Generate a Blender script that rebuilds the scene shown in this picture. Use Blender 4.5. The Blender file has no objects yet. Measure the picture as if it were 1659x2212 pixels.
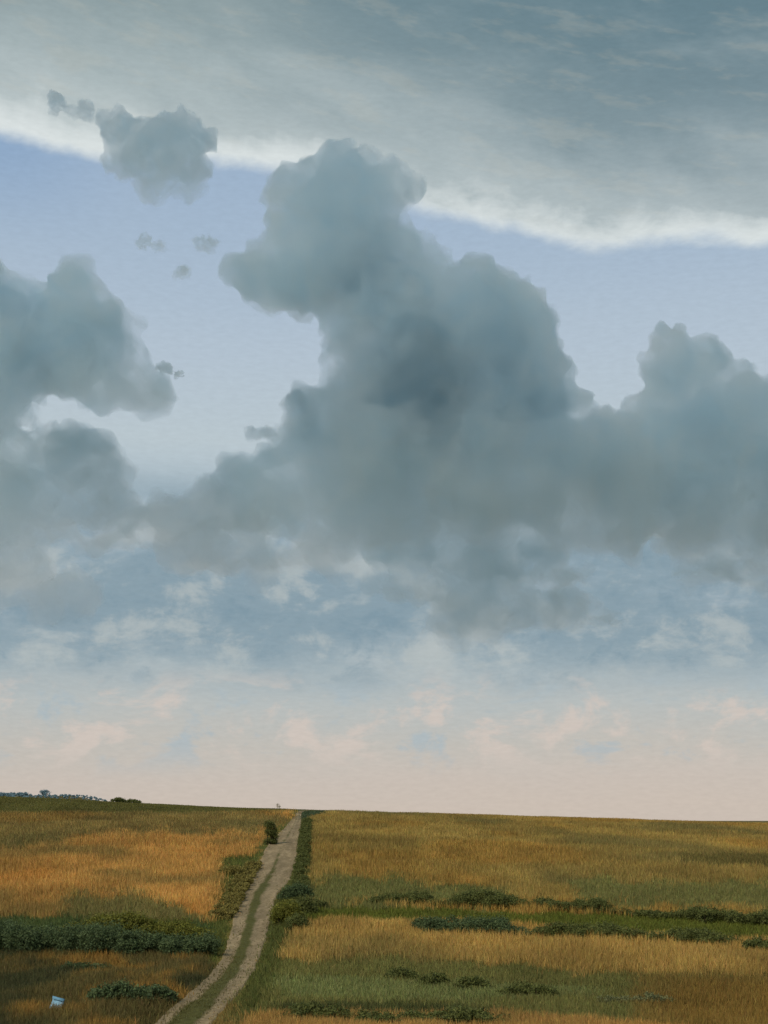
import bpy, math, random
import numpy as np
from mathutils import Vector

random.seed(7)
RNG = np.random.default_rng(11)
S = bpy.context.scene
C = S.collection

# ------------------------------------------------------------------ camera
EYE = 1.7                 # eye height above the bank the viewer stands on
FOC = 3039.0              # focal length in plan units (frame 1659 x 2212, horizon row 1750)
cam_d = bpy.data.cameras.new('camera')
cam = bpy.data.objects.new('camera', cam_d); C.objects.link(cam)
cam.location = (0, 0, EYE)
cam.rotation_euler = (math.radians(90), 0, 0)
cam_d.sensor_fit = 'VERTICAL'; cam_d.sensor_height = 36.0
cam_d.lens = 36.0 * FOC / 2212.0
cam_d.shift_y = (1750 - 1106) / 2212.0
cam_d.clip_start = 0.5; cam_d.clip_end = 90000
S.camera = cam


def srgb(r, g, b, k=1.0):
    f = lambda c: (c / 12.92 if c <= .04045 else ((c + .055) / 1.055) ** 2.4)
    return tuple(f(c / 255.0) * k for c in (r, g, b))


# ------------------------------------------------------------------ light
SUN_EL, SUN_AZ = math.radians(40), math.radians(-142)     # az from +Y (view) towards +X
sun_d = bpy.data.lights.new('sun', 'SUN'); sun = bpy.data.objects.new('sun', sun_d); C.objects.link(sun)
sun_d.energy = 2.6; sun_d.angle = math.radians(14); sun_d.color = (1.0, .93, .82)
sd = Vector((math.sin(SUN_AZ) * math.cos(SUN_EL), math.cos(SUN_AZ) * math.cos(SUN_EL), math.sin(SUN_EL)))
sun.rotation_euler = sd.to_track_quat('Z', 'Y').to_euler()
sun.location = sd * 300

S.view_settings.view_transform = 'Standard'
S.view_settings.look = 'None'
S.view_settings.exposure = 0.0
S.view_settings.gamma = 1.0
S.render.engine = 'CYCLES'
S.cycles.use_denoising = True
S.cycles.use_adaptive_sampling = True
S.cycles.adaptive_threshold = 0.025
S.cycles.max_bounces = 14
S.cycles.diffuse_bounces = 3
S.cycles.volume_bounces = 11
S.cycles.transparent_max_bounces = 128
S.cycles.transmission_bounces = 4


class NT:
    """small helper for writing node expressions"""
    def __init__(self, tree):
        self.t = tree; self.n = tree.nodes; self.l = tree.links
    def new(self, k, **kw):
        n = self.n.new(k)
        for a, v in kw.items(): setattr(n, a, v)
        return n
    def set(self, sock, v):
        if hasattr(v, 'is_linked') or isinstance(v, bpy.types.NodeSocket): self.l.new(v, sock)
        else:
            if sock.type == 'RGBA' and not hasattr(v, '__len__'): v = (v, v, v, 1)
            if sock.type == 'RGBA' and len(v) == 3: v = tuple(v) + (1,)
            sock.default_value = v
    def m(self, op, a, b=0.0, c=None, clamp=False):
        n = self.new('ShaderNodeMath', operation=op, use_clamp=clamp)
        self.set(n.inputs[0], a); self.set(n.inputs[1], b)
        if c is not None: self.set(n.inputs[2], c)
        return n.outputs[0]
    def mix(self, f, a, b, blend='MIX'):
        n = self.new('ShaderNodeMix', data_type='RGBA', blend_type=blend)
        self.set(n.inputs['Factor'], f); self.set(n.inputs[6], a); self.set(n.inputs[7], b)
        return n.outputs[2]
    def ss(self, v, lo, hi, a=0.0, b=1.0):
        n = self.new('ShaderNodeMapRange', interpolation_type='SMOOTHSTEP')
        for k, x in zip(range(5), (v, lo, hi, a, b)): self.set(n.inputs[k], x)
        return n.outputs[0]
    def noise(self, vec, scale, detail=4.0, rough=.55, dist=0.0, lac=2.0):
        n = self.new('ShaderNodeTexNoise')
        if vec is not None: self.l.new(vec, n.inputs['Vector'])
        n.inputs['Scale'].default_value = scale; n.inputs['Detail'].default_value = detail
        n.inputs['Roughness'].default_value = rough; n.inputs['Distortion'].default_value = dist
        n.inputs['Lacunarity'].default_value = lac
        return n.outputs[0]
    def vec(self, x, y, z):
        n = self.new('ShaderNodeCombineXYZ')
        for i, v in enumerate((x, y, z)): self.set(n.inputs[i], v)
        return n.outputs[0]
    def ramp(self, f, stops, interp='EASE'):
        n = self.new('ShaderNodeValToRGB'); r = n.color_ramp; r.interpolation = interp
        while len(r.elements) < len(stops): r.elements.new(0.5)
        for e, (p, c) in zip(r.elements, stops): e.position = p; e.color = tuple(c) + (1,)
        self.set(n.inputs[0], f)
        return n.outputs[0]


# ------------------------------------------------------------------ sky (world)
def build_world():
    w = bpy.data.worlds.new('World'); S.world = w; w.use_nodes = True
    T = NT(w.node_tree); w.node_tree.nodes.clear()
    out = T.new('ShaderNodeOutputWorld'); bg = T.new('ShaderNodeBackground')
    bg.inputs['Strength'].default_value = 0.1
    T.l.new(bg.outputs[0], out.inputs[0])
    K = 10.0
    sky = T.new('ShaderNodeTexSky', sky_type='NISHITA')
    sky.sun_disc = False; sky.sun_elevation = SUN_EL; sky.sun_rotation = SUN_AZ
    sky.air_density = 1.0; sky.dust_density = 2.0; sky.ozone_density = 2.0
    tc = T.new('ShaderNodeTexCoord')
    sep = T.new('ShaderNodeSeparateXYZ'); T.l.new(tc.outputs['Generated'], sep.inputs[0])
    X, Y, Z = sep.outputs
    az = T.m('ARCTAN2', X, Y)
    el = T.m('ARCSINE', Z)
    # noises live on the sky sphere (azimuth, elevation)
    p = T.vec(az, el, 0.0)
    flat = T.vec(T.m('MULTIPLY', az, .35), el, 0.7)
    n_big = T.noise(flat, 9, 5, .55, .6)
    n_mid = T.noise(p, 22, 5, .6, .4)
    n_fine = T.noise(p, 90, 4, .65)
    grain = T.noise(T.vec(T.m('MULTIPLY', az, .3), el, 2.0), 420, 2, .6)
    # clear sky between the clouds
    E = lambda y: (1750 - y) / FOC / .56
    st = [(0.0, srgb(206, 193, 181, K)), (E(1690), srgb(203, 192, 182, K)), (E(1610), srgb(194, 190, 183, K)),
          (E(1530), srgb(184, 189, 188, K)), (E(1440), srgb(171, 183, 187, K)), (E(1330), srgb(161, 176, 184, K)),
          (E(1150), srgb(170, 187, 197, K)), (E(980), srgb(188, 201, 207, K)), (E(800), srgb(181, 196, 209, K)),
          (E(600), srgb(168, 187, 206, K)), (E(430), srgb(158, 180, 204, K))]
    gap = T.ramp(T.m('DIVIDE', T.m('ADD', el, T.m('MULTIPLY', T.m('SUBTRACT', n_big, .5), .035)), .56), st, 'LINEAR')
    # left part of the gap is a deeper blue near its top edge
    deep = T.m('MULTIPLY', T.ss(az, -.17, -.27), T.ss(el, .36, .45))
    gap = T.mix(T.m('MULTIPLY', deep, .75), gap, srgb(136, 165, 198, K))
    gap = T.mix(.06, gap, sky.outputs[0])
    # thin grey-blue layers low in the sky
    band = T.m('MULTIPLY', T.ss(el, .075, .125), T.ss(el, .245, .205))
    lay = T.m('ADD', T.m('MULTIPLY', T.noise(flat, 17, 6, .6, .5), .75), T.m('MULTIPLY', n_mid, .25))
    gap = T.mix(T.m('MULTIPLY', T.m('MULTIPLY', T.ss(lay, .33, .52), band), .9), gap, srgb(134, 156, 168, K))
    gap = T.mix(T.m('MULTIPLY', T.m('MULTIPLY', T.ss(lay, .44, .33), band), .7), gap, srgb(182, 190, 192, K))
    brk = T.noise(T.vec(T.m('MULTIPLY', az, .62), el, 9.0), 20, 6, .62, .35)
    brk2 = T.noise(T.vec(T.m('MULTIPLY', az, .75), el, 12.0), 42, 5, .66, .3)
    bw = T.m('MULTIPLY', T.ss(el, .075, .11), T.ss(el, .225, .185))
    bm = T.ss(T.m('ADD', T.m('MULTIPLY', brk, .62), T.m('MULTIPLY', brk2, .38)), .49, .61)
    gap = T.mix(T.m('MULTIPLY', T.m('MULTIPLY', bm, bw), .62), gap, srgb(184, 191, 190, K))
    bd = T.ss(T.m('ADD', T.m('MULTIPLY', brk, .5), T.m('MULTIPLY', brk2, .5)), .49, .38)
    gap = T.mix(T.m('MULTIPLY', T.m('MULTIPLY', bd, bw), .55), gap, srgb(120, 146, 161, K))
    # pink and cream patches over the horizon
    lowb = T.m('MULTIPLY', T.ss(el, .02, .05), T.ss(el, .105, .07))
    pk = T.noise(T.vec(T.m('MULTIPLY', az, .6), el, 4.0), 26, 5, .62, .3)
    gap = T.mix(T.m('MULTIPLY', T.m('MULTIPLY', T.ss(pk, .50, .62), lowb), .7), gap, srgb(212, 198, 188, K))
    gap = T.mix(T.m('MULTIPLY', T.m('MULTIPLY', T.ss(pk, .47, .36), lowb), .65), gap, srgb(166, 183, 192, K))
    # high sheet of altostratus with a bright lower lip
    fc = T.new('ShaderNodeFloatCurve')
    pts = [(0, 292), (200, 328), (420, 345), (560, 356), (760, 400), (900, 452), (1050, 482), (1200, 516),
           (1310, 536), (1400, 522), (1530, 516), (1659, 522)]
    cv = fc.mapping.curves[0]
    xs = []
    for px, py in pts:
        a = math.atan((px - 829.5) / FOC); v = (1750 - py) / FOC
        xs.append(((a + .4) / .8, math.atan(v * math.cos(a)) / .6))
    xs = [(0.0, xs[0][1])] + xs + [(1.0, xs[-1][1])]
    while len(cv.points) < len(xs): cv.points.new(.5, .5)
    for q, (x_, y_) in zip(cv.points, xs): q.location = (x_, y_); q.handle_type = 'AUTO_CLAMPED'
    fc.mapping.update()
    T.l.new(T.m('DIVIDE', T.m('ADD', az, .4), .8), fc.inputs['Value'])
    edge = T.m('MULTIPLY', fc.outputs[0], .6)
    d0 = T.m('SUBTRACT', el, edge)
    brkw = T.noise(T.vec(T.m('MULTIPLY', az, .6), el, 21.0), 30, 5, .6, .2)
    wob = T.m('ADD', T.m('MULTIPLY', T.m('SUBTRACT', n_big, .5), .034), T.m('MULTIPLY', T.m('SUBTRACT', brkw, .5), .020))
    d = T.m('ADD', d0, wob)
    side = T.ss(az, -.22, .24)
    # streaks that run slightly downhill to the right
    sk = T.noise(T.vec(T.m('MULTIPLY', az, .30), T.m('ADD', el, T.m('MULTIPLY', az, .22)), 1.3), 20, 5, .58, .25)
    sk2 = T.noise(T.vec(T.m('MULTIPLY', az, .25), T.m('ADD', el, T.m('MULTIPLY', az, .18)), 5.3), 80, 4, .62, .2)
    hi = T.ss(d0, .02, .15)
    greyL = T.mix(hi, srgb(160, 175, 178, K), srgb(126, 145, 149, K))
    greyR = T.mix(hi, srgb(140, 158, 165, K), srgb(100, 126, 137, K))
    grey = T.mix(side, greyL, greyR)
    topdark = T.m('MULTIPLY', T.ss(el, .45, .54), T.ss(az, -.12, .02))
    grey = T.mix(T.m('MULTIPLY', topdark, .6), grey, srgb(106, 132, 143, K))
    grey = T.mix(T.m('MULTIPLY', T.ss(sk, .46, .72), .26), grey, srgb(178, 190, 192, K))
    grey = T.mix(T.m('MULTIPLY', T.ss(sk, .52, .32), .26), grey, srgb(104, 128, 138, K))
    grey = T.mix(T.m('MULTIPLY', T.ss(sk2, .50, .66), .16), grey, srgb(186, 184, 170, K))
    lipn = T.m('MULTIPLY', T.m('SUBTRACT', T.m('ADD', T.m('MULTIPLY', sk, .6), T.m('MULTIPLY', n_mid, .4)), .5), .13)
    core = T.m('MULTIPLY', T.ss(d0, T.m('ADD', T.m('ADD', .036, T.m('MULTIPLY', side, -.004)), lipn), T.m('MULTIPLY', T.m('ADD', .004, lipn), .2)), .85)
    halo = T.m('MULTIPLY', T.ss(d0, T.m('ADD', .080, lipn), .0), .35)
    lip = T.m('MAXIMUM', core, halo)
    lip = T.m('ADD', lip, T.m('MULTIPLY', T.m('MULTIPLY', core, halo), .40), clamp=True)
    shn = T.mix(lip, grey, srgb(219, 226, 226, K))
    alpha = T.ss(d, -.006, .007)
    col = T.mix(alpha, gap, shn)
    # fine unevenness everywhere
    gr = T.m('ADD', .93, T.m('MULTIPLY', grain, .14))
    col = T.mix(1.0, col, T.vec(gr, gr, gr), 'MULTIPLY')
    T.l.new(col, bg.inputs[0])


build_world()


# ------------------------------------------------------------------ noise in numpy
def _h(ix, iy, iz, seed):
    n = (ix * 374761393 + iy * 668265263 + iz * 1274126177 + seed * 974634777) & 0xffffffff
    n = ((n ^ (n >> 13)) * 1274126177) & 0xffffffff
    return ((n ^ (n >> 16)) & 0xffff) / 65535.0


def vnoise(x, y, z=None, seed=0):
    x = np.asarray(x, float); y = np.asarray(y, float)
    z = np.zeros_like(x) if z is None else np.asarray(z, float)
    xi, yi, zi = np.floor(x).astype(np.int64), np.floor(y).astype(np.int64), np.floor(z).astype(np.int64)
    f = lambda t: t * t * t * (t * (t * 6 - 15) + 10)
    u, v, w = f(x - xi), f(y - yi), f(z - zi)
    r = 0
    for a in (0, 1):
        for b in (0, 1):
            for c in (0, 1):
                k = (u if a else 1 - u) * (v if b else 1 - v) * (w if c else 1 - w)
                r = r + k * _h(xi + a, yi + b, zi + c, seed)
    return r * 2 - 1


def fbm(x, y, z=None, seed=0, octv=4, gain=.5):
    s, a, t, k = 0, 1.0, 0.0, 1.0
    for o in range(octv):
        s = s + a * vnoise(np.asarray(x) * k, np.asarray(y) * k, None if z is None else np.asarray(z) * k, seed + o * 17)
        t += a; a *= gain; k *= 2.03
    return s / t


def sstep(a, b, x):
    t = np.clip((x - a) / (b - a), 0, 1)
    return t * t * (3 - 2 * t)


# ------------------------------------------------------------------ terrain
_py = np.array([-3000, -200, 0, 25, 50, 70, 90, 115, 140, 170, 200, 230, 255, 300, 400, 700, 1500, 3000, 9000, 40000.])
_pz = np.array([0, 0, -1.7, -4.75, -7.6, -7.35, -6.35, -5.0, -3.5, -2.0, -.75, 0.0, -.05, -1.8, -8, -24, -44, -62, -110, -300.])
_m = np.gradient(_pz, _py)


def prof(y):
    y = np.clip(np.asarray(y, float), _py[0], _py[-1])
    i = np.clip(np.searchsorted(_py, y) - 1, 0, len(_py) - 2)
    h = _py[i + 1] - _py[i]; t = (y - _py[i]) / h
    d = np.diff(_pz) / np.diff(_py)
    # monotone-limited slopes
    m = np.zeros_like(_py); m[1:-1] = np.where(d[:-1] * d[1:] > 0, 2 * d[:-1] * d[1:] / (d[:-1] + d[1:] + 1e-12), 0)
    m[0], m[-1] = d[0], d[-1]
    a, b = m[i] * h, m[i + 1] * h
    return (_pz[i] * (2 * t**3 - 3 * t**2 + 1) + a * (t**3 - 2 * t**2 + t)
            + _pz[i + 1] * (-2 * t**3 + 3 * t**2) + b * (t**3 - t**2))


def ground_z(x, y):
    x = np.asarray(x, float); y = np.asarray(y, float)
    z = prof(y) + EYE
    s = sstep(70, 225, y) * (1 - .8 * sstep(400, 900, y))
    xx = 160 * np.tanh((x + 14) / 160)
    z = z - (.0325 + .0125 * sstep(0, -50, xx)) * xx * s
    z = z + .35 * fbm(x / 38, y / 38, seed=3, octv=3) * sstep(30, 70, y) * (1 - .5 * sstep(170, 225, y))
    z = z + .10 * fbm(x / 6, y / 6, seed=5, octv=2)
    z = z + 60 * sstep(-225, -345, x) * np.exp(-((y - 1600) / 420) ** 2)          # distant rise on the left
    return z


def to_plan(x, y, z):
    return 829.5 + FOC * x / y, 1750 - FOC * (z - EYE) / y


def hit(px, py):
    """ground point seen along a bearing (px) and depression (py)"""
    a, b = (px - 829.5) / FOC, (1750 - py) / FOC
    ys = np.concatenate([np.arange(30, 300, .25), np.arange(300, 3000, 5)])
    dz = ground_z(a * ys, ys) - (EYE + b * ys)
    k = np.argmax(dz > 0)
    if not (dz > 0).any(): k = int(np.argmax(dz[ys < 300] / ys[ys < 300]))
    y = ys[k]
    if k > 0 and dz[k] > 0:
        y = ys[k - 1] + (ys[k] - ys[k - 1]) * (-dz[k - 1]) / (dz[k] - dz[k - 1] + 1e-9)
    return float(a * y), float(y), float(ground_z(a * y, y))


# ------------------------------------------------------------------ what grows where (plan of the fields)
def g1(cx, cy): return .5067 * cx, 1681 + .5067 * cy
def g2(cx, cy): return 818 + .5067 * cx, 1681 + .5067 * cy


TRK_L = [g1(*q) for q in [(1262, 150), (1248, 172), (1215, 215), (1180, 252), (1140, 292), (1100, 380), (1042, 470), (1000, 600), (965, 740), (942, 785), (850, 890), (690, 1022), (640, 1075)]]
TRK_R = [g1(*q) for q in [(1284, 150), (1283, 172), (1281, 215), (1272, 262), (1264, 310), (1232, 430), (1172, 500), (1150, 590), (1125, 690), (1092, 790), (1040, 880), (950, 990), (860, 1075)]]


def poly_in(poly, x, y):
    r = np.zeros(x.shape, bool); n = len(poly)
    for i in range(n):
        x1, y1 = poly[i]; x2, y2 = poly[(i + 1) % n]
        c = ((y1 > y) != (y2 > y)) & (x < (x2 - x1) * (y - y1) / (y2 - y1 + 1e-9) + x1)
        r ^= c
    return r


GOLD, OLIVE, GREEN, DARK = 0, 1, 2, 3
def lin(r, g, b): return np.array(srgb(r, g, b))

FIELDS = [  # outline, colour, kind, height, jitter
    # left field
    ([(-900, 1735), (640, 1745), (600, 1800), (500, 1990), (480, 2050), (-900, 2040)], lin(176, 126, 67), GOLD, .62, 8),
    ([(-900, 1735), (640, 1745), (610, 1775), (560, 1808), (330, 1800), (120, 1815), (40, 1845), (-900, 1845)], lin(126, 100, 56), GOLD, .5, 18),
    ([(130, 1945), (310, 1925), (400, 1960), (470, 2030), (100, 2030)], lin(120, 102, 58), OLIVE, .5, 22),
    ([(-900, 1990), (60, 1985), (150, 1985), (250, 1997), (470, 1995), (480, 2068), (-900, 2068)], lin(78, 82, 44), DARK, .45, 10),
    ([(-900, 2062), (480, 2062), (440, 2100), (300, 2300), (-900, 2300)], lin(100, 82, 46), OLIVE, .55, 12),
    # right field
    ([(640, 1745), (2600, 1765), (2600, 2000), (640, 1965)], lin(144, 113, 60), GOLD, .6, 8),
    ([(640, 1900), (830, 1895), (1100, 1925), (1100, 1960), (640, 1965)], lin(108, 98, 54), OLIVE, .45, 22),
    ([(1210, 1900), (1420, 1905), (2600, 1930), (2600, 2010), (1250, 1962)], lin(116, 104, 58), OLIVE, .45, 20),
    ([(1460, 1848), (1560, 1845), (2600, 1858), (2600, 1885), (1470, 1872)], lin(104, 86, 46), OLIVE, .5, 8),
    ([(640, 1960), (2600, 2010), (2600, 2080), (1659, 2038), (1330, 2022), (1000, 1996), (640, 1990)], lin(92, 88, 34), GREEN, .3, 7),
    ([(600, 1996), (1000, 2000), (1330, 2030), (2600, 2075), (2600, 2145), (560, 2110)], lin(168, 128, 69), GOLD, .62, 9),
    ([(530, 2085), (850, 2075), (1300, 2112), (2600, 2120), (2600, 2300), (480, 2300)], lin(112, 100, 54), OLIVE, .42, 14),
    ([(560, 2118), (1000, 2128), (1350, 2150), (1000, 2178), (620, 2165)], lin(116, 110, 64), OLIVE, .36, 12),
    ([(1380, 2120), (2600, 2110), (2600, 2300), (1400, 2300)], lin(128, 100, 52), GOLD, .5, 22),
    ([(600, 2176), (1000, 2182), (1120, 2200), (600, 2206)], lin(78, 74, 40), DARK, .4, 5),
    ([(540, 2203), (1120, 2203), (1500, 2235), (1500, 2300), (480, 2300)], lin(164, 120, 66), GOLD, .5, 6),
    # verges of the track, and a painted shadow strip at the crest
    ([(640, 1757), (600, 1790), (575, 1812), (545, 1850), (478, 1853), (484, 1890), (475, 1930), (455, 2010), (440, 2090), (478, 2080), (520, 1920), (560, 1862)], lin(92, 88, 42), DARK, .42, 7),
    ([(648, 1760), (676, 1764), (668, 1830), (655, 1925), (655, 1985), (620, 2050), (590, 2130), (540, 2210), (520, 2190), (560, 2060), (585, 1965), (610, 1925), (634, 1840)], lin(86, 82, 40), DARK, .42, 6),
    ([(640, 1752), (690, 1746), (740, 1744), (700, 1760), (655, 1772)], lin(66, 70, 46), DARK, .35, 3),  # shadow right of the track at the crest, painted as dark grass
    # olive lip along the crest
    ([(-900, 1640), (0, 1600), (1659, 1600), (2600, 1650), (2600, 1795), (1659, 1778), (1200, 1764), (1000, 1759), (800, 1757), (640, 1752), (400, 1757), (0, 1756), (-900, 1740)], lin(94, 83, 42), OLIVE, .3, 3),
]


def survey(x, y, fine=True):
    """base colour, kind and height of the growth at ground points"""
    z = ground_z(x, y); px, py = to_plan(x, np.maximum(y, 5), z)
    sc = 1.0
    jx = fbm(px / 60, py / 24, seed=21, octv=3); jy = fbm(px / 45, py / 18, seed=33, octv=4)
    kk = RNG.normal(0, 1, x.shape); k2 = RNG.normal(0, 1, x.shape)
    col = np.tile(lin(138, 108, 58), (x.size, 1)); kind = np.full(x.size, GOLD); hgt = np.full(x.size, .45)
    for poly, c, k, h, j in FIELDS:
        m = poly_in(poly, px + jx * j * 1.6 + kk * j * .5, py + jy * j * 1.0 + k2 * j * .30)
        col[m] = c; kind[m] = k; hgt[m] = h
    # patches: rusty, pale and dull clumps in the dry grass
    a = fbm(x / 7, y / 16, seed=41, octv=4); b = fbm(x / 2.2, y / 6, seed=47, octv=3); c3 = fbm(x / 14, y / 22, seed=53, octv=3)
    dry = (kind == GOLD)[:, None]
    col = np.where(dry, col * (1 + .34 * a[:, None] + .26 * b[:, None]), col * (1 + .18 * a[:, None] + .14 * b[:, None]))
    rust = sstep(.10, .45, c3)[:, None]
    col = np.where(dry, col * (1 - rust * (1 - np.array([1.08, .96, .84]))), col)
    dull = sstep(.05, .5, -c3)[:, None]
    col = np.where(dry, col * (1 - dull) + dull * (col * .35 + lin(112, 96, 56) * .6), col)
    low = ((py > 2062) & (px < 470))
    spots = sstep(.05, .5, fbm(x / 1.6, y / 4, seed=61, octv=3) + .3 * c3)
    col = np.where((low)[:, None], col * (1 - spots[:, None]) + spots[:, None] * (lin(140, 100, 48)), col)
    dk = sstep(.0, .5, fbm(x / 2.5, y / 5, seed=67, octv=3))
    col = np.where((low)[:, None], col * (1 - dk[:, None]) + dk[:, None] * lin(72, 66, 40), col)
    col = col * np.array([1.30, 1.54, 1.62])
    return np.clip(col, .005, .8), kind, hgt, px, py


# ------------------------------------------------------------------ mesh + tagging helpers
def mesh_from(name, V, F, col=None, attrs=None, smooth=False):
    """V (n,3), F (m,k) -> mesh datablock, optional per-vertex colour"""
    V = np.ascontiguousarray(V, np.float32); F = np.ascontiguousarray(F, np.int32)
    me = bpy.data.meshes.new(name)
    k = F.shape[1]
    me.vertices.add(len(V)); me.loops.add(F.size); me.polygons.add(len(F))
    me.vertices.foreach_set('co', V.ravel())
    me.loops.foreach_set('vertex_index', F.ravel())
    me.polygons.foreach_set('loop_start', np.arange(0, F.size, k, dtype=np.int32))
    me.polygons.foreach_set('loop_total', np.full(len(F), k, np.int32))
    if smooth: me.polygons.foreach_set('use_smooth', np.ones(len(F), bool))
    me.update(calc_edges=True)
    if col is not None:
        a = me.attributes.new('tint', 'FLOAT_COLOR', 'POINT')
        rgba = np.ones((len(V), 4), np.float32); rgba[:, :3] = col
        a.data.foreach_set('color', rgba.ravel())
    for n_, v in (attrs or {}).items():
        a = me.attributes.new(n_, 'FLOAT', 'POINT'); a.data.foreach_set('value', np.ascontiguousarray(v, np.float32))
    return me


def link(name, me, mat=None, parent=None):
    o = bpy.data.objects.new(name, me); C.objects.link(o)
    if mat: me.materials.append(mat)
    if parent: o.parent = parent
    return o


def tag(o, label=None, cat=None, group=None, kind=None):
    if label: o['label'] = label
    if cat: o['category'] = cat
    if group: o['group'] = group
    if kind: o['kind'] = kind
    return o


def empty(name, loc):
    o = bpy.data.objects.new(name, None); C.objects.link(o); o.location = loc; o.empty_display_size = .3
    return o


def mat_tint(name, rough=.85, transl=.0, var=.0, vscale=3.0, spec=.15):
    m = bpy.data.materials.new(name); m.use_nodes = True
    T = NT(m.node_tree); b = T.n['Principled BSDF']; out = T.n['Material Output']
    at = T.new('ShaderNodeAttribute', attribute_name='tint')
    col = at.outputs['Color']
    if var:
        g = T.new('ShaderNodeNewGeometry')
        nz = T.noise(g.outputs['Position'], vscale, 6, .65)
        f = T.ss(nz, .3, .7, 1 - var, 1 + var)
        col = T.mix(1.0, col, T.vec(f, f, f), 'MULTIPLY')
    T.l.new(col, b.inputs['Base Color'])
    b.inputs['Roughness'].default_value = rough
    b.inputs['Specular IOR Level'].default_value = spec
    if transl:
        tr = T.new('ShaderNodeBsdfTranslucent'); T.l.new(col, tr.inputs['Color'])
        mx = T.new('ShaderNodeMixShader'); mx.inputs[0].default_value = transl
        T.l.new(b.outputs[0], mx.inputs[1]); T.l.new(tr.outputs[0], mx.inputs[2])
        T.l.new(mx.outputs[0], out.inputs['Surface'])
    return m


M_SOIL = mat_tint('meadow_soil', .95, 0, .35, 2.2, .05)
M_GRASS = mat_tint('grass_blades', .75, .35)
M_LEAF = mat_tint('shrub_leaves', .6, .3)
M_BARK = mat_tint('bark', .9, 0, .3, 12)


# ------------------------------------------------------------------ ground sheet
def build_ground():
    xs = np.concatenate([-np.geomspace(30000, 130, 40), np.arange(-120, 121, .6), np.geomspace(130, 30000, 40)])
    ys = np.concatenate([-np.geomspace(3000, 20, 14), np.arange(-10, 40, 4), np.arange(40, 150, .45), np.arange(150, 262, .8),
                         np.arange(264, 420, 6), np.geomspace(430, 38000, 60)])
    gx, gy = np.meshgrid(xs, ys); x, y = gx.ravel(), gy.ravel()
    z = ground_z(x, y)
    col, *_ = survey(x, y)
    col = col * .62
    far = (y > 300) | (y < 38)
    n = fbm(x / 90, y / 90, seed=71, octv=3)[:, None]
    col[far] = (lin(112, 100, 58) * (1 + .3 * n) * .8)[far]
    nx, ny = len(xs), len(ys)
    i = np.arange(nx * ny).reshape(ny, nx)
    F = np.stack([i[:-1, :-1].ravel(), i[:-1, 1:].ravel(), i[1:, 1:].ravel(), i[1:, :-1].ravel()], 1)
    o = link('ground', mesh_from('ground', np.stack([x, y, z], 1), F, col, smooth=True), M_SOIL)
    tag(o, kind='structure')


build_ground()


# ------------------------------------------------------------------ dirt track
TL = np.array([hit(*q)[:2] for q in TRK_L]); TR = np.array([hit(*q)[:2] for q in TRK_R])
YT = np.linspace(43, 250, 900)
def edge_x(P, yy):
    o = np.argsort(P[:, 1]); return np.interp(yy, P[o, 1], P[o, 0])
def smooth1(a, k=25):
    p_ = np.pad(a, k, mode='edge'); w_ = np.hanning(2 * k + 1); w_ /= w_.sum()
    return np.convolve(p_, w_, 'valid')
XL, XR = smooth1(edge_x(TL, YT)), smooth1(edge_x(TR, YT))
_mid, _half = (XL + XR) / 2, (XR - XL) / 2 * 1.06
XL, XR = _mid - _half, _mid + _half


def across(x, y):
    l = np.interp(y, YT, XL); r = np.interp(y, YT, XR)
    return (x - (l + r) / 2) / ((r - l) / 2 + 1e-6)


def median_w(y):      # half width of the grassy strip between the ruts, as a share of the track
    return np.interp(y, [43, 52, 60, 75, 90, 110, 125, 250], [.52, .48, .34, .26, .24, .16, .0, 0.])


def build_track():
    n = 33; t = np.linspace(-1.12, 1.12, n)
    T_, Y_ = np.meshgrid(t, YT)
    mid, half = (XL + XR)[:, None] / 2, (XR - XL)[:, None] / 2
    rag = .10 * fbm(T_ * 0 + np.sign(T_) * 9, Y_ / 1.3, seed=81, octv=4)
    X_ = mid + half * (T_ * (1 + rag))
    x, y = X_.ravel(), Y_.ravel(); tt = T_.ravel()
    mw = median_w(y)
    rut = np.exp(-((np.abs(tt) - .62) / .25) ** 2)
    z = ground_z(x, y) + .05 - .07 * rut * (1 + .4 * fbm(x / .6, y / 2, seed=5)) + .03 * fbm(x / .5, y / .8, seed=8)
    z = np.maximum(z, ground_z(x, y) + .006)
    edge = np.abs(tt) > 1.02
    z[edge] = ground_z(x, y)[edge] - .05
    a = fbm(x / .35, y / 2.2, seed=90, octv=4)
    mm = sstep(.12, -.08, np.abs(tt + .06) - mw + .16 * fbm(x / .5, y / 2, seed=91))
    base = np.array(lin(134, 117, 90)); pale = np.array(lin(152, 133, 104)); moss = np.array(lin(84, 82, 46))
    k = sstep(-.1, .5, a)[:, None]
    col = base * (1 - k) + pale * k
    col = col * (1 + .18 * fbm(x / 1.5, y / 5, seed=95)[:, None])
    col = col * (1 - mm[:, None]) + moss * mm[:, None]
    i = np.arange(len(YT) * n).reshape(len(YT), n)
    F = np.stack([i[:-1, :-1].ravel(), i[:-1, 1:].ravel(), i[1:, 1:].ravel(), i[1:, :-1].ravel()], 1)
    m = mat_tint('track_dirt', .95, 0, .28, 5.0, .05)
    o = link('dirt_track', mesh_from('dirt_track', np.stack([x, y, z], 1), F, col, smooth=True), m)
    tag(o, kind='structure')


build_track()


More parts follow.
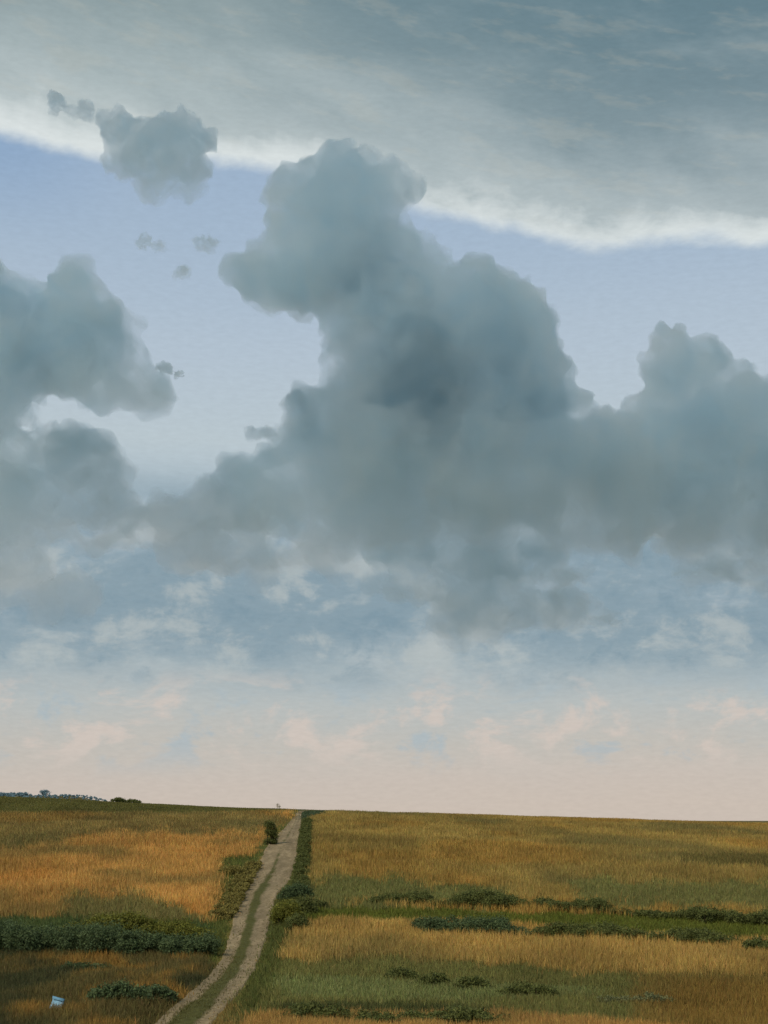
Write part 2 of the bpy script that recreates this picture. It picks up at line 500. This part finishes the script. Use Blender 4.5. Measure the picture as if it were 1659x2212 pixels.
# ------------------------------------------------------------------ grass
def blades(x, y, z, h, w, col, nb, spread, lean=.35, seed=1):
    """nb bent blades per tuft; two faces each (quad + tip) as 5 vertices"""
    r = np.random.default_rng(seed); N = len(x) * nb
    rep = lambda a: np.repeat(a, nb, axis=0)
    bx = rep(x) + r.normal(0, 1, N) * rep(spread); by = rep(y) + r.normal(0, 1, N) * rep(spread)
    bz = rep(z) - .03
    th = r.uniform(0, 2 * np.pi, N); hh = rep(h) * r.uniform(.55, 1.15, N); ww = rep(w) * r.uniform(.6, 1.3, N)
    ln = np.abs(r.normal(0, lean, N)); la = r.uniform(0, 2 * np.pi, N)
    dx, dy = np.cos(th) * ww / 2, np.sin(th) * ww / 2
    ox, oy = np.cos(la) * ln * hh, np.sin(la) * ln * hh
    V = np.empty((N, 5, 3), np.float32)
    for k, (s, f) in enumerate(((-1, 0), (1, 0), (1, .55), (-1, .55), (0, 1))):
        taper = 1 if f == 0 else .75
        V[:, k, 0] = bx + s * dx * taper + ox * f * f
        V[:, k, 1] = by + s * dy * taper + oy * f * f
        V[:, k, 2] = bz + hh * f * (1 - .25 * ln * f)
    i = np.arange(N, dtype=np.int32)[:, None] * 5
    F = np.concatenate([i + np.array([0, 1, 2]), i + np.array([0, 2, 3]), i + np.array([3, 2, 4])], 0)
    pale = np.where(r.uniform(0, 1, N) < .10, 1.3, 1.0)
    cc = rep(col) * (pale * (1 + .16 * r.normal(0, 1, N)))[:, None] * (1 + .06 * r.normal(0, 1, (N, 3)))
    cc = np.clip(cc, .004, .85)
    return V.reshape(-1, 3), F, np.repeat(cc, 5, axis=0)


def build_grass():
    N = 210000
    u = RNG.uniform(0, 1, N)
    y = 1 / (1 / 43. + u * (1 / 262. - 1 / 43.)) ** 1.0
    y = np.where(RNG.uniform(0, 1, N) < .30, RNG.uniform(43, 262, N), y)
    x = RNG.uniform(-1, 1, N) * (.36 * y + 4)
    col, kind, hgt, px, py = survey(x, y)
    ac = np.abs(across(x, y)); mw = median_w(y)
    ontrack = (ac < 1.12 + .14 * RNG.normal(0, 1, N)) & (y < 236)
    med = ontrack & (np.abs(across(x, y) + .06) < mw * .9)
    keep = ~ontrack | med
    hgt = hgt * np.where(y < 236, sstep(.9, 2.1, ac) * .75 + .25, 1)
    hgt = np.where(med, .12, hgt); kind = np.where(med, GREEN, kind)
    col = np.where(med[:, None], 1.2 * lin(88, 84, 46) * (1 + .2 * fbm(x, y / 3, seed=7))[:, None], col)
    hgt = hgt * (1 + .35 * fbm(x / 3, y / 5, seed=14, octv=3))
    nearcrest = sstep(205, 235, y)
    hgt = hgt * (1 - .45 * nearcrest)
    z = ground_z(x, y)
    names = {GOLD: ('dry_grass', 'tall dry golden grass standing over both fields'),
             OLIVE: ('olive_grass', 'dull olive grass on the lower meadow and along the crest'),
             GREEN: ('green_grass', 'short bright green grass in the strip right of the track'),
             DARK: ('verge_grass', 'dark green grass on the track verges, under the hedges and in the painted shadow strip at the crest')}
    for k, (nm, lb) in names.items():
        m = keep & (kind == k)
        if not m.any(): continue
        w = .022 + y[m] * .00022
        V, F, cc = blades(x[m], y[m], z[m], hgt[m], w, col[m], 6, .12 + y[m] * .0012, .30 if k == GOLD else .45, seed=100 + k)
        o = link(nm, mesh_from(nm, V, F, cc), M_GRASS)
        tag(o, lb, 'grass', kind='stuff')


build_grass()


# ------------------------------------------------------------------ shrubs and hedges
def leaves(centres, radii, n, size, col, seed, squash=.85, hollow=.35, base=None):
    """n small leaf faces spread through a set of overlapping lumps"""
    r = np.random.default_rng(seed)
    centres = np.asarray(centres, float); radii = np.asarray(radii, float)
    pr = radii ** 2; pr /= pr.sum()
    k = r.choice(len(radii), n, p=pr)
    d = r.normal(0, 1, (n, 3)); d /= np.linalg.norm(d, axis=1)[:, None]
    rr = radii[k] * (hollow + (1 - hollow) * r.uniform(0, 1, n) ** .6) * (1 + .22 * r.normal(0, 1, n))
    p = centres[k] + d * rr[:, None] * np.array([1, 1, squash])
    clump = fbm(p[:, 0] / .35, p[:, 1] / .35, p[:, 2] / .35, seed=seed % 97, octv=3)
    keep = (clump > -.28) & (p[:, 2] > (.02 if base is None else ground_z(p[:, 0] + base[0], p[:, 1] + base[1]) - base[2] + .02))
    p, d, clump = p[keep], d[keep], clump[keep]; n = len(p)
    nrm = d * .6 + r.normal(0, .6, (n, 3)); nrm /= np.linalg.norm(nrm, axis=1)[:, None]
    a = np.cross(nrm, r.normal(0, 1, (n, 3))); a /= np.linalg.norm(a, axis=1)[:, None] + 1e-9
    b = np.cross(nrm, a)
    s = size * r.uniform(.6, 1.4, n)[:, None]
    V = np.stack([p - a * s, p - b * s * .45, p + a * s, p + b * s * .45], 1)
    F = np.arange(n * 4, dtype=np.int32).reshape(n, 4)
    tone = (1 + .35 * clump + .18 * r.normal(0, 1, n))[:, None]
    mixc = r.uniform(0, 1, (n, 1))
    c0, c1 = np.array(col[0]), np.array(col[1])
    c = np.clip((c0 * (1 - mixc) + c1 * mixc) * tone, .004, .6)
    return V.reshape(-1, 3), F, np.repeat(c, 4, axis=0)


def stems(segs, sides=5):
    """tapered rods: (p0, p1, r0, r1)"""
    V, F = [], []
    for p0, p1, r0, r1 in segs:
        p0, p1 = Vector(p0), Vector(p1); ax = (p1 - p0).normalized()
        u = ax.orthogonal().normalized(); v = ax.cross(u); b = len(V)
        for q, rr in ((p0, r0), (p1, r1)):
            for j in range(sides):
                t = 2 * math.pi * j / sides
                V.append(q + u * math.cos(t) * rr + v * math.sin(t) * rr)
        for j in range(sides): F.append((b + j, b + (j + 1) % sides, b + sides + (j + 1) % sides, b + sides + j))
    V = np.array([tuple(v) for v in V])
    return V, np.array(F)


LEAF_COL = {'dark': (lin(84, 92, 50), lin(108, 110, 58)), 'blue': (lin(74, 90, 60), lin(96, 108, 68)),
            'green': (lin(98, 102, 42), lin(124, 120, 52)), 'olive': (lin(116, 108, 56), lin(146, 132, 72)),
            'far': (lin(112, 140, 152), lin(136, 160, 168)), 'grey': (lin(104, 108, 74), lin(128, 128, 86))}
_sd = [500]


def shrub(name, at, width, depth, height, tone, label, cat='shrub', group=None, n=None, size=.058, run=(1.0, 0.0), lump=1.0):
    """a bush or a length of hedge growing along the direction run, base on the ground"""
    x0, y0 = at; z0 = float(ground_z(x0, y0)); _sd[0] += 1; sd_ = _sd[0]
    r = random.Random(sd_)
    root = empty(name, (x0, y0, z0))
    tag(root, label, cat, group)
    cs, rs, seg = [], [], []
    ux, uy = run
    cnt = max(5, int(width / (height * .5)) * 3 + 2)
    long_ = width > 3 * height
    for q in range(cnt):
        t = (r.uniform(-.5, .5) if cnt < 9 else (q + .5) / cnt - .5 + r.uniform(-.03, .03)) * width
        o_ = r.uniform(-.5, .5) * depth
        lx, ly = ux * t - uy * o_, uy * t + ux * o_
        if long_:
            env = .80 + .20 * lump * math.sin(t * 1.3 / height + sd_) * math.sin(t * .43 / height + 1.7 * sd_)
            env *= .55 + .45 * min(1, (width / 2 - abs(t)) / (height * 1.2) + .1)
        else:
            env = 1 - (2 * abs(t) / width) ** 2.2 * .5
        hh = height * env * r.uniform(.8, 1.08)
        rad = min(hh * .5, max(.2, height * .42), width * .40) * r.uniform(.85, 1.15)
        dz = float(ground_z(x0 + lx, y0 + ly)) - z0
        top = dz + hh - rad * .85
        cs.append((lx, ly, max(top, dz + rad * .6))); rs.append(rad)
        if top - rad > dz + .15:
            cs.append((lx + r.uniform(-.1, .1), ly, dz + rad * .7)); rs.append(rad * .95)
        if top - rad > dz + rad * 1.6:
            cs.append((lx + r.uniform(-.15, .15), ly, (top + dz + rad) / 2)); rs.append(rad * 1.0)
        if q % max(1, cnt // 9) == 0:
            seg.append(((lx + r.uniform(-.08, .08), ly, dz - .1), (lx, ly, max(top, dz + .3)), .03 * height + .01, .012))
    area = sum(4 * math.pi * q * q for q in rs)
    n = n or int(min(110000, area * 1.0 / (size * size * .9)))
    V, F, cc = leaves(cs, rs, n, size, LEAF_COL[tone], sd_, base=(x0, y0, z0))
    link('foliage', mesh_from('foliage', V, F, cc), M_LEAF, root)
    for sg in seg:
        V, F = stems([sg])
        link('stem', mesh_from('stem', V, F, np.tile(lin(74, 62, 46), (len(V), 1))), M_BARK, root)
    return root


def hedge(name, p, q, height, depth, tone, label, size=.058, cat='hedge', lump=1.0, group=None):
    """hedge growing from ground bearing p to q (base line)"""
    a, b = np.array(hit(*p)[:2]), np.array(hit(*q)[:2])
    w = b - a; width = float(np.hypot(*w)); w = w / width
    return shrub(name, tuple((a + b) / 2), width, depth, height, tone, label, cat, group, size=size, run=tuple(w), lump=lump)


# left hedge between the golden and the brown field
hedge('hedge', (-110, 2060), (478, 2064), 1.75, 2.2, 'blue', 'long dark green hedge between the golden field and the brown field left of the track')
hedge('hedge', (120, 2032), (462, 2040), 1.6, 1.5, 'green', 'yellow green hedge growing behind the dark hedge left of the track')
# right side
hedge('hedge', (800, 1956), (950, 1960), 1.0, 1.8, 'dark', 'short dark hedge nearest the track, on the far edge of the green strip')
hedge('hedge', (944, 1961), (1140, 1966), 1.3, 1.8, 'dark', 'dark hedge with a raised hump, on the far edge of the green strip', lump=1.3)
hedge('hedge', (1128, 1966), (1330, 1976), .95, 1.4, 'dark', 'low thin hedge running right from the humped hedge')
hedge('hedge', (1322, 1976), (1470, 1988), .6, 1.3, 'dark', 'lowest thin stretch of hedge joining the thin hedge to the one at the right edge')
hedge('hedge', (1460, 1988), (1720, 2004), 1.1, 1.5, 'dark', 'dark hedge beyond the green strip at the right edge of the scene')
hedge('hedge', (895, 2015), (1150, 2026), 1.4, 2.0, 'blue', 'deep green hedge on the near edge of the green strip')
hedge('hedge', (1150, 2024), (1600, 2050), 1.05, 1.8, 'dark', 'low patchy hedge running right along the golden grass below the green strip')

# bushes by the track
X = lambda p: hit(*p)[:2]
shrub('bush', X((581, 1824)), 1.15, .9, 2.4, 'dark', 'narrow upright dark bush on the left verge high up the track', 'bush')
shrub('bush', X((505, 1892)), 2.9, 1.4, .9, 'olive', 'broad olive bush at the corner of the golden field, left of the track', 'bush')
shrub('bush', X((638, 1945)), 2.1, 1.4, 1.15, 'blue', 'dark rounded bush right beside the bend of the track', 'bush')
shrub('bush', X((655, 1975)), 1.3, 1.2, 1.2, 'dark', 'dark bush standing behind the yellow green bush on the right verge', 'bush')
shrub('bush', X((622, 1996)), 1.7, 1.4, 1.35, 'green', 'yellow green bush on the right verge in front of the dark bushes', 'bush')
shrub('bush', X((642, 2012)), 1.1, 1.0, .95, 'dark', 'small dark bush below the yellow green bush on the right verge', 'bush')
hedge('hedge', (648, 1930), (664, 1776), .62, 1.0, 'dark', 'shadowy edge built as a narrow dark hedge running uphill along the right verge of the track', lump=2.6)  # dark foliage shaped to stand in for the shadow beside the track
hedge('hedge', (476, 1990), (548, 1868), .45, 1.3, 'olive', 'low olive hedge running uphill along the left verge of the track', lump=2.6)
shrub('bush', X((1634, 2060)), 1.0, .9, .95, 'dark', 'small dark bush alone on the golden grass at the right edge of the scene', 'bush')
shrub('bush', X((690, 1961)), .9, .8, .55, 'dark', 'tiny dark bush in the grass between the track bushes and the right hedge', 'bush')
# dark low scrub in the lower meadow
low = [((868, 2124), 1.3, .42, 'leftmost of the low dark bushes in the olive meadow right of the track'),
       ((937, 2134), 1.2, .4, 'second from the left of the low dark bushes in the olive meadow'),
       ((1018, 2140), 1.4, .36, 'flattest of the low dark bushes in the middle of the olive meadow'),
       ((1142, 2156), 2.3, .5, 'widest low dark bush in the olive meadow right of the track'),
       ((1375, 2174), 3.0, .34, 'rightmost long low bush in the olive meadow, fading into brown grass')]
for p_, w_, h_, lb in low:
    shrub('low_bush', X(p_), w_, .8, h_ + .25, 'grey' if w_ > 2.5 else 'dark', lb, 'bush', 'low dark bushes across the olive meadow', size=.05)
hedge('hedge', (600, 2208), (1110, 2222), .75, 1.5, 'dark', 'low dark hedge along the bottom of the olive meadow right of the track', size=.05)
for p_, w_, h_, lb in [((188, 2102), 2.4, .75, 'dark bush just below the left hedge'),
                       ((258, 2174), 2.3, 1.0, 'dark bush near the bottom left, between hedge and blue paint fleck'),
                       ((332, 2166), 1.6, .8, 'smaller dark bush in the brown field nearest the track')]:
    shrub('bush', X(p_), w_, 1.0, h_, 'blue', lb, 'bush', 'dark bushes in the brown field')

# crest
def crest_xy(px, y=236.0): return (px - 829.5) / FOC * y, y
shrub('bush', crest_xy(256), 2.2, 1.4, .95, 'dark', 'left one of two small dark bushes on the crest', 'bush', 'two dark bushes on the crest', size=.1)
shrub('bush', crest_xy(289), 2.8, 1.4, .8, 'dark', 'right one of two small dark bushes on the crest', 'bush', 'two dark bushes on the crest', size=.1)


def weed(at, h, n, label):
    x0, y0 = at; z0 = float(ground_z(x0, y0)); r = random.Random(int(px0 * 7)); root = empty('weed', (x0, y0, z0)); tag(root, label, 'weed')
    tips = []
    for k in range(n):
        a = (r.uniform(-.5, .5), r.uniform(-.3, .3), -.1); b = (a[0] + r.uniform(-.25, .25), a[1], h * r.uniform(.45, 1))
        V, F = stems([(a, b, .04, .015)], 4)
        link('stalk', mesh_from('stalk', V, F, np.tile(lin(112, 102, 56), (len(V), 1))), M_BARK, root)
        for j in range(3):
            t = r.uniform(.5, 1); tips.append(tuple(a[i] + (b[i] - a[i]) * t + r.uniform(-.12, .12) for i in range(3)))
    V, F, cc = leaves(tips, [.13] * len(tips), 60 * n, .05, LEAF_COL['olive'], 900 + n)
    link('foliage', mesh_from('foliage', V, F, cc), M_LEAF, root)


for px0, h0, n0, lb in [(600, 1.25, 4, 'thin bare weed stalks standing on the crest left of where the track ends')]:
    weed(crest_xy(px0, 234.0), h0, n0, lb)


# ------------------------------------------------------------------ distant trees on the rise at the left
def far_tree(px, h, w, label, conic=False):
    y = 1520.0 + random.uniform(-40, 60); x = (px - 829.5) / FOC * y; z0 = float(ground_z(x, y))
    root = empty('pine_tree' if conic else 'far_tree', (x, y, z0)); tag(root, label, 'tree', 'far trees on the skyline')
    _sd[0] += 1; r = random.Random(_sd[0]); cs, rs = [], []
    for k in range(9):
        t = r.uniform(.25, 1); ww = w * (.9 - .8 * t if conic else .6 * math.sqrt(max(0, 1 - (t - .5) ** 2 * 3)))
        cs.append((r.uniform(-1, 1) * ww * .6, r.uniform(-1, 1) * ww * .6, h * t * .9)); rs.append(max(.5, ww * .45 + .4))
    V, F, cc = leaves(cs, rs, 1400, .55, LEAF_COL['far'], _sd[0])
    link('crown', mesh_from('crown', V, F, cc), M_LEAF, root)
    for nm, sg in (('trunk', ((0, 0, -1), (0, 0, h * .7), .35, .12)), ('limb', ((0, 0, h * .35), (w * .25, 0, h * .6), .15, .06)), ('limb', ((0, 0, h * .4), (-w * .25, 0, h * .65), .15, .06))):
        V, F = stems([sg])
        link(nm, mesh_from(nm, V, F, np.tile(lin(60, 66, 66), (len(V), 1))), M_BARK, root)


far_tree(97, 7.0, 9.0, 'broad round dark blue tree, tallest on the far skyline at the left')
far_tree(187, 6.5, 3.6, 'pointed dark tree on the far skyline, right of the broad round one', True)


# ------------------------------------------------------------------ far wood as one mass
def far_wood():
    cs, rs, r = [], [], random.Random(3)
    for k in range(420):
        px = r.uniform(-200, 275); y = 1500 + r.uniform(-60, 160); x = (px - 829.5) / FOC * y
        z = float(ground_z(x, y)); hh = r.uniform(2.0, 4.0) * (1 if px < 60 else .5)
        cs.append((x, y, z + hh * .5)); rs.append(hh * .7)
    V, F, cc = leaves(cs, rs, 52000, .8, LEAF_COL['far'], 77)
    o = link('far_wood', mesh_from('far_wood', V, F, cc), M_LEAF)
    tag(o, 'low bluish wood along the far skyline at the left', 'wood', kind='stuff')


far_wood()


# ------------------------------------------------------------------ blue paint fleck, built as a folded scrap
def paint_fleck():
    x, y, z = hit(123, 2194)
    root = empty('blue_fleck', (x, y, z + .44)); tag(root, 'pale blue fleck of paint, built as a square scrap with one folded edge on the brown grass', 'paint fleck')
    root.rotation_euler = (math.radians(72), math.radians(14), math.radians(-14))
    root.scale = (1.0, 1.0, 1.0)
    n = 14; g = np.linspace(-.5, .5, n); X_, Y_ = np.meshgrid(g, g); s = .46
    zz = .035 * np.sin(X_ * 4 + 1) * np.cos(Y_ * 5) + .012 * fbm(X_ * 6, Y_ * 6, seed=2)
    V = np.stack([X_ * s, Y_ * s, zz], -1).reshape(-1, 3)
    i = np.arange(n * n).reshape(n, n)
    F = np.stack([i[:-1, :-1].ravel(), i[:-1, 1:].ravel(), i[1:, 1:].ravel(), i[1:, :-1].ravel()], 1)
    m = mat_tint('fleck_blue', .7, 0, .15, 14)
    c = np.tile(lin(128, 168, 188), (len(V), 1)) * (1 + .12 * fbm(V[:, 0] * 20, V[:, 1] * 9, seed=4))[:, None]
    o = link('sheet', mesh_from('sheet', V, F, c), m, root); q = o.modifiers.new('thick', 'SOLIDIFY'); q.thickness = .008
    V2 = np.array([(-.26, .225, .02), (.23, .24, .03), (.24, .13, .085), (-.21, .12, .06)])
    o = link('fold', mesh_from('fold', V2, np.array([[0, 1, 2, 3]]), np.tile(lin(104, 146, 168), (4, 1))), m, root)
    q = o.modifiers.new('thick', 'SOLIDIFY'); q.thickness = .008


paint_fleck()


# ------------------------------------------------------------------ clouds
def cloud_mat(name, dens, col, aniso=.80, size=1.0):
    m = bpy.data.materials.new(name); m.use_nodes = True
    T = NT(m.node_tree); T.n.clear()
    out = T.new('ShaderNodeOutputMaterial'); v = T.new('ShaderNodeVolumePrincipled')
    v.inputs['Anisotropy'].default_value = aniso
    tc = T.new('ShaderNodeTexCoord')
    nz = T.noise(tc.outputs['Object'], 1 / (210.0 * size), 6, .68, .5)
    n2 = T.noise(tc.outputs['Object'], 1 / (260.0 * size), 5, .66, .6)
    ca = (col[0] - .030, col[1] - .012, col[2] - .004); cb = (min(.99, col[0] + .038), min(.99, col[1] + .018), min(.992, col[2] + .004))
    T.set(v.inputs['Color'], T.mix(T.ss(n2, .40, .60), ca, cb))                # noise mottles the cloud colour
    sp = T.new('ShaderNodeSeparateXYZ'); T.l.new(tc.outputs['Object'], sp.inputs[0])
    thin = T.ss(sp.outputs[2], -250 * size, 850 * size, .22, 1.0)           # bases dissolve
    T.set(v.inputs['Density'], T.m('MULTIPLY', thin, T.ss(nz, .38, .60, dens * .46, dens * 2.3)))
    T.l.new(v.outputs[0], out.inputs['Volume'])
    m.cycles.volume_step_rate = VSTEP
    return m


VSTEP = .25


def cloud(name, puffs, dist, dens, col, label, voxel=28.0, kids=14, amp=1.0, flat=1.0, group=None, seed=1, cat='cloud', ns=1.0):
    """puffs: (bearing, height row, radius) in plan units at the given distance; grown into a lumpy closed hull"""
    r = random.Random(seed); k = dist / FOC
    pts = []
    cx = sum(p[0] for p in puffs) / len(puffs); cy = max(p[1] for p in puffs)
    for q in puffs:
        px, py, pr = q[:3]; fl = q[3] if len(q) > 3 else flat
        dy = r.uniform(-.5, .5) * pr * k * 1.2
        d = dist + dy
        X0, Z0, R = (px - 829.5) / FOC * d, EYE + (1750 - py) / FOC * d, pr * k
        pts.append((X0, d, Z0, R, fl))
        for j in range(kids):
            th, cz = r.uniform(0, 2 * math.pi), r.uniform(-.75, 1)
            sz = math.sqrt(max(0, 1 - cz * cz)); rr = R * r.uniform(.22, .45)
            pts.append((X0 + R * .86 * sz * math.cos(th), d + R * .86 * sz * math.sin(th), Z0 + R * .86 * cz * fl, rr, fl))
    org = Vector(((cx - 829.5) / FOC * dist, dist, EYE + (1750 - cy) / FOC * dist))
    import bmesh
    bm = bmesh.new()
    from mathutils import Matrix
    for (a, b, c, R, fl) in pts:
        bmesh.ops.create_icosphere(bm, subdivisions=2, radius=R, matrix=Matrix.Translation(Vector((a, b, c)) - org) @ Matrix.Diagonal((1, 1, fl, 1)))
    me = bpy.data.meshes.new(name); bm.to_mesh(me); bm.free()
    o = bpy.data.objects.new(name, me); C.objects.link(o)
    md = o.modifiers.new('r', 'REMESH'); md.mode = 'VOXEL'; md.voxel_size = voxel
    dg = bpy.context.evaluated_depsgraph_get()
    me2 = bpy.data.meshes.new_from_object(o.evaluated_get(dg))
    o.modifiers.clear(); o.data = me2; bpy.data.meshes.remove(me); me2.name = name
    n = len(me2.vertices); co = np.empty(n * 3, np.float32); me2.vertices.foreach_get('co', co); co = co.reshape(-1, 3)
    nr = np.empty(n * 3, np.float32); me2.vertices.foreach_get('normal', nr); nr = nr.reshape(-1, 3)
    X_, Y_, Z_ = co[:, 0], co[:, 1], co[:, 2]
    q = dist / 8000 * ns
    dsp = (150 * fbm(X_ / (420 * q), Y_ / (420 * q), Z_ / (420 * q), seed=seed, octv=2)
           + 170 * (np.abs(fbm(X_ / (170 * q), Y_ / (170 * q), Z_ / (170 * q), seed=seed + 5, octv=4, gain=.62)) - .18)
           + 60 * fbm(X_ / (50 * q), Y_ / (50 * q), Z_ / (50 * q), seed=seed + 9, octv=2))
    co = co + nr * (dsp * amp * q)[:, None]
    me2.vertices.foreach_set('co', np.ascontiguousarray(co, np.float32).ravel()); me2.update()
    md = o.modifiers.new('r', 'REMESH'); md.mode = 'VOXEL'; md.voxel_size = voxel * .8
    dg = bpy.context.evaluated_depsgraph_get()
    me3 = bpy.data.meshes.new_from_object(o.evaluated_get(dg))
    o.modifiers.clear(); o.data = me3; bpy.data.meshes.remove(me2); me2 = me3; me2.name = name
    me2.materials.clear(); me2.materials.append(cloud_mat(name, dens, col, size=ns * dist / 8000))
    o.location = org
    tag(o, label, cat, group)
    return o


GREY = (.893, .950, .980)
# the towering cloud
cloud('cumulus_cloud', [
    (625, 405, 52), (700, 405, 55), (770, 408, 58), (840, 430, 52), (700, 470, 90), (790, 490, 95), (640, 540, 85), (720, 570, 110), (820, 580, 100),
    (575, 575, 60), (660, 610, 55), (900, 560, 75), (930, 620, 85), (1010, 660, 80), (1090, 680, 85), (1140, 700, 70), (850, 690, 130), (980, 760, 140), (1100, 790, 110),
    (780, 780, 90), (760, 880, 95), (880, 880, 150), (1040, 900, 150), (1140, 900, 90), (1200, 870, 60), (1240, 900, 45), (720, 980, 110), (850, 1020, 150), (1020, 1030, 150), (1180, 1010, 120),
    (1300, 1000, 85), (1330, 1090, 100), (1180, 780, 55), (1290, 1140, 90, .6), (640, 1040, 80), (560, 1060, 70), (760, 1100, 80), (900, 1110, 90, .7), (1060, 1120, 90, .7), (1180, 1110, 80, .7)],
    8000, .0085, GREY, 'tall dark grey cumulus cloud towering over the middle of the field', 26, 12, seed=3)
# cloud on the right
cloud('cumulus_cloud', [
    (1455, 808, 72), (1530, 845, 80), (1600, 895, 85), (1690, 950, 100), (1430, 900, 85), (1540, 960, 130), (1660, 1000, 130), (1400, 1000, 100), (1310, 940, 60),
    (1320, 1020, 90), (1480, 1090, 120), (1620, 1120, 120), (1350, 1110, 80, .7), (1740, 1080, 120), (1500, 1170, 90, .7), (1650, 1180, 90, .7)],
    8600, .0075, (.897, .951, .979), 'dark cumulus cloud with a rounded head at the right edge of the sky', 28, 12, seed=8)
# left clouds
cloud('cumulus_cloud', [
    (140, 640, 62), (60, 670, 75), (200, 690, 75), (-30, 700, 90), (120, 740, 115), (40, 730, 100), (170, 680, 80), (230, 760, 80), (20, 790, 100), (10, 880, 70), (-60, 900, 90), (60, 890, 50), (180, 810, 80), (280, 820, 48), (320, 840, 34), (-80, 820, 110), (90, 840, 60, .6), (-60, 640, 60)],
    7600, .0100, (.893, .950, .980), 'broad dark cumulus cloud at the left edge of the sky beside the blue gap', 26, 12, seed=13)
cloud('cumulus_cloud', [
    (210, 1020, 60), (250, 1050, 58), (150, 1050, 70), (70, 960, 70), (60, 1060, 85), (-20, 960, 90), (-30, 1080, 100), (290, 1080, 40), (130, 1010, 80), (210, 1090, 80), (30, 1020, 90), (130, 1110, 80, .6), (260, 1110, 60, .6), (380, 1080, 45, .7), (450, 1070, 50, .7), (360, 1110, 60, .5), (480, 1110, 60, .5)],
    8200, .0075, (.893, .950, .980), 'lower dark cloud at the left below the broad one, over a pale opening', 26, 10, seed=17)
# small cloud at the upper left
cloud('cumulus_cloud', [
    (245, 275, 32), (290, 290, 36), (350, 275, 38), (400, 280, 42), (430, 300, 32), (330, 340, 62), (400, 345, 50), (270, 350, 42), (330, 395, 42, .7), (390, 390, 40, .7)],
    7000, .016, (.88, .935, .966), 'small ragged grey cloud over the bright band at the upper left', 14, 12, amp=1.1, seed=23, ns=.55)
cloud('cloud_wisp', [(130, 220, 22), (150, 240, 18), (180, 240, 16), (120, 235, 12)], 7000, .030, (.88, .935, .966),
      'tiny grey puff left of the small ragged cloud', 6, 8, amp=1.2, seed=29, ns=.22, group='cloud wisps')
for i_, (pf, lb) in enumerate([
        ([(435, 530, 16), (455, 535, 14), (468, 525, 10)], 'tiny grey puff just left of the tall cloud'),
        ([(310, 525, 22, .6), (335, 535, 16, .6)], 'faint wisp beneath the small ragged cloud'),
        ([(388, 582, 12), (396, 590, 9)], 'smallest wisp, alone in the blue gap left of the tall cloud'),
        ([(360, 795, 14, .7), (385, 808, 12, .7), (345, 855, 18, .6), (372, 862, 14, .6)], 'ragged wisp trailing right from the broad left cloud'),
        ([(635, 865, 22), (655, 880, 18)], 'grey wisp against the left flank of the tall cloud'),
        ([(550, 935, 16, .7), (572, 930, 18, .7), (595, 945, 12)], 'flat wisp below the left flank of the tall cloud')]):
    cloud('cloud_wisp', pf, 7800, .022, (.88, .935, .966), lb, 5, 8, amp=1.2, seed=40 + i_, ns=.2, group='cloud wisps')
# layered cloud under the cumulus
cloud('stratus_cloud', [
    (0, 1160, 90, .5), (120, 1150, 80, .5), (290, 1120, 85, .5), (390, 1110, 85, .5), (480, 1100, 80, .5), (250, 1165, 80, .45), (60, 1200, 60, .5), (200, 1180, 60, .45), (420, 1190, 90, .5), (560, 1210, 100, .5), (680, 1190, 80, .5), (330, 1150, 90, .4), (500, 1140, 90, .4), (40, 1260, 80, .45), (150, 1290, 70, .4)],
    9000, .0040, (.895, .946, .974), 'flat grey layer of cloud below the gap at the left', 28, 8, seed=61)
cloud('stratus_cloud', [
    (900, 1200, 110, .4), (1060, 1220, 120, .4), (900, 1280, 90, .4), (1060, 1310, 120, .4), (1180, 1320, 110, .4), (1280, 1340, 70, .35), (1000, 1345, 100, .3), (1220, 1240, 80, .4), (1560, 1230, 110, .35), (1660, 1240, 110, .35)],
    9400, .0042, (.83, .915, .955), 'flat blue grey layer of cloud below the tall cloud and the right cloud', 28, 8, seed=67)

bpy.context.view_layer.update()
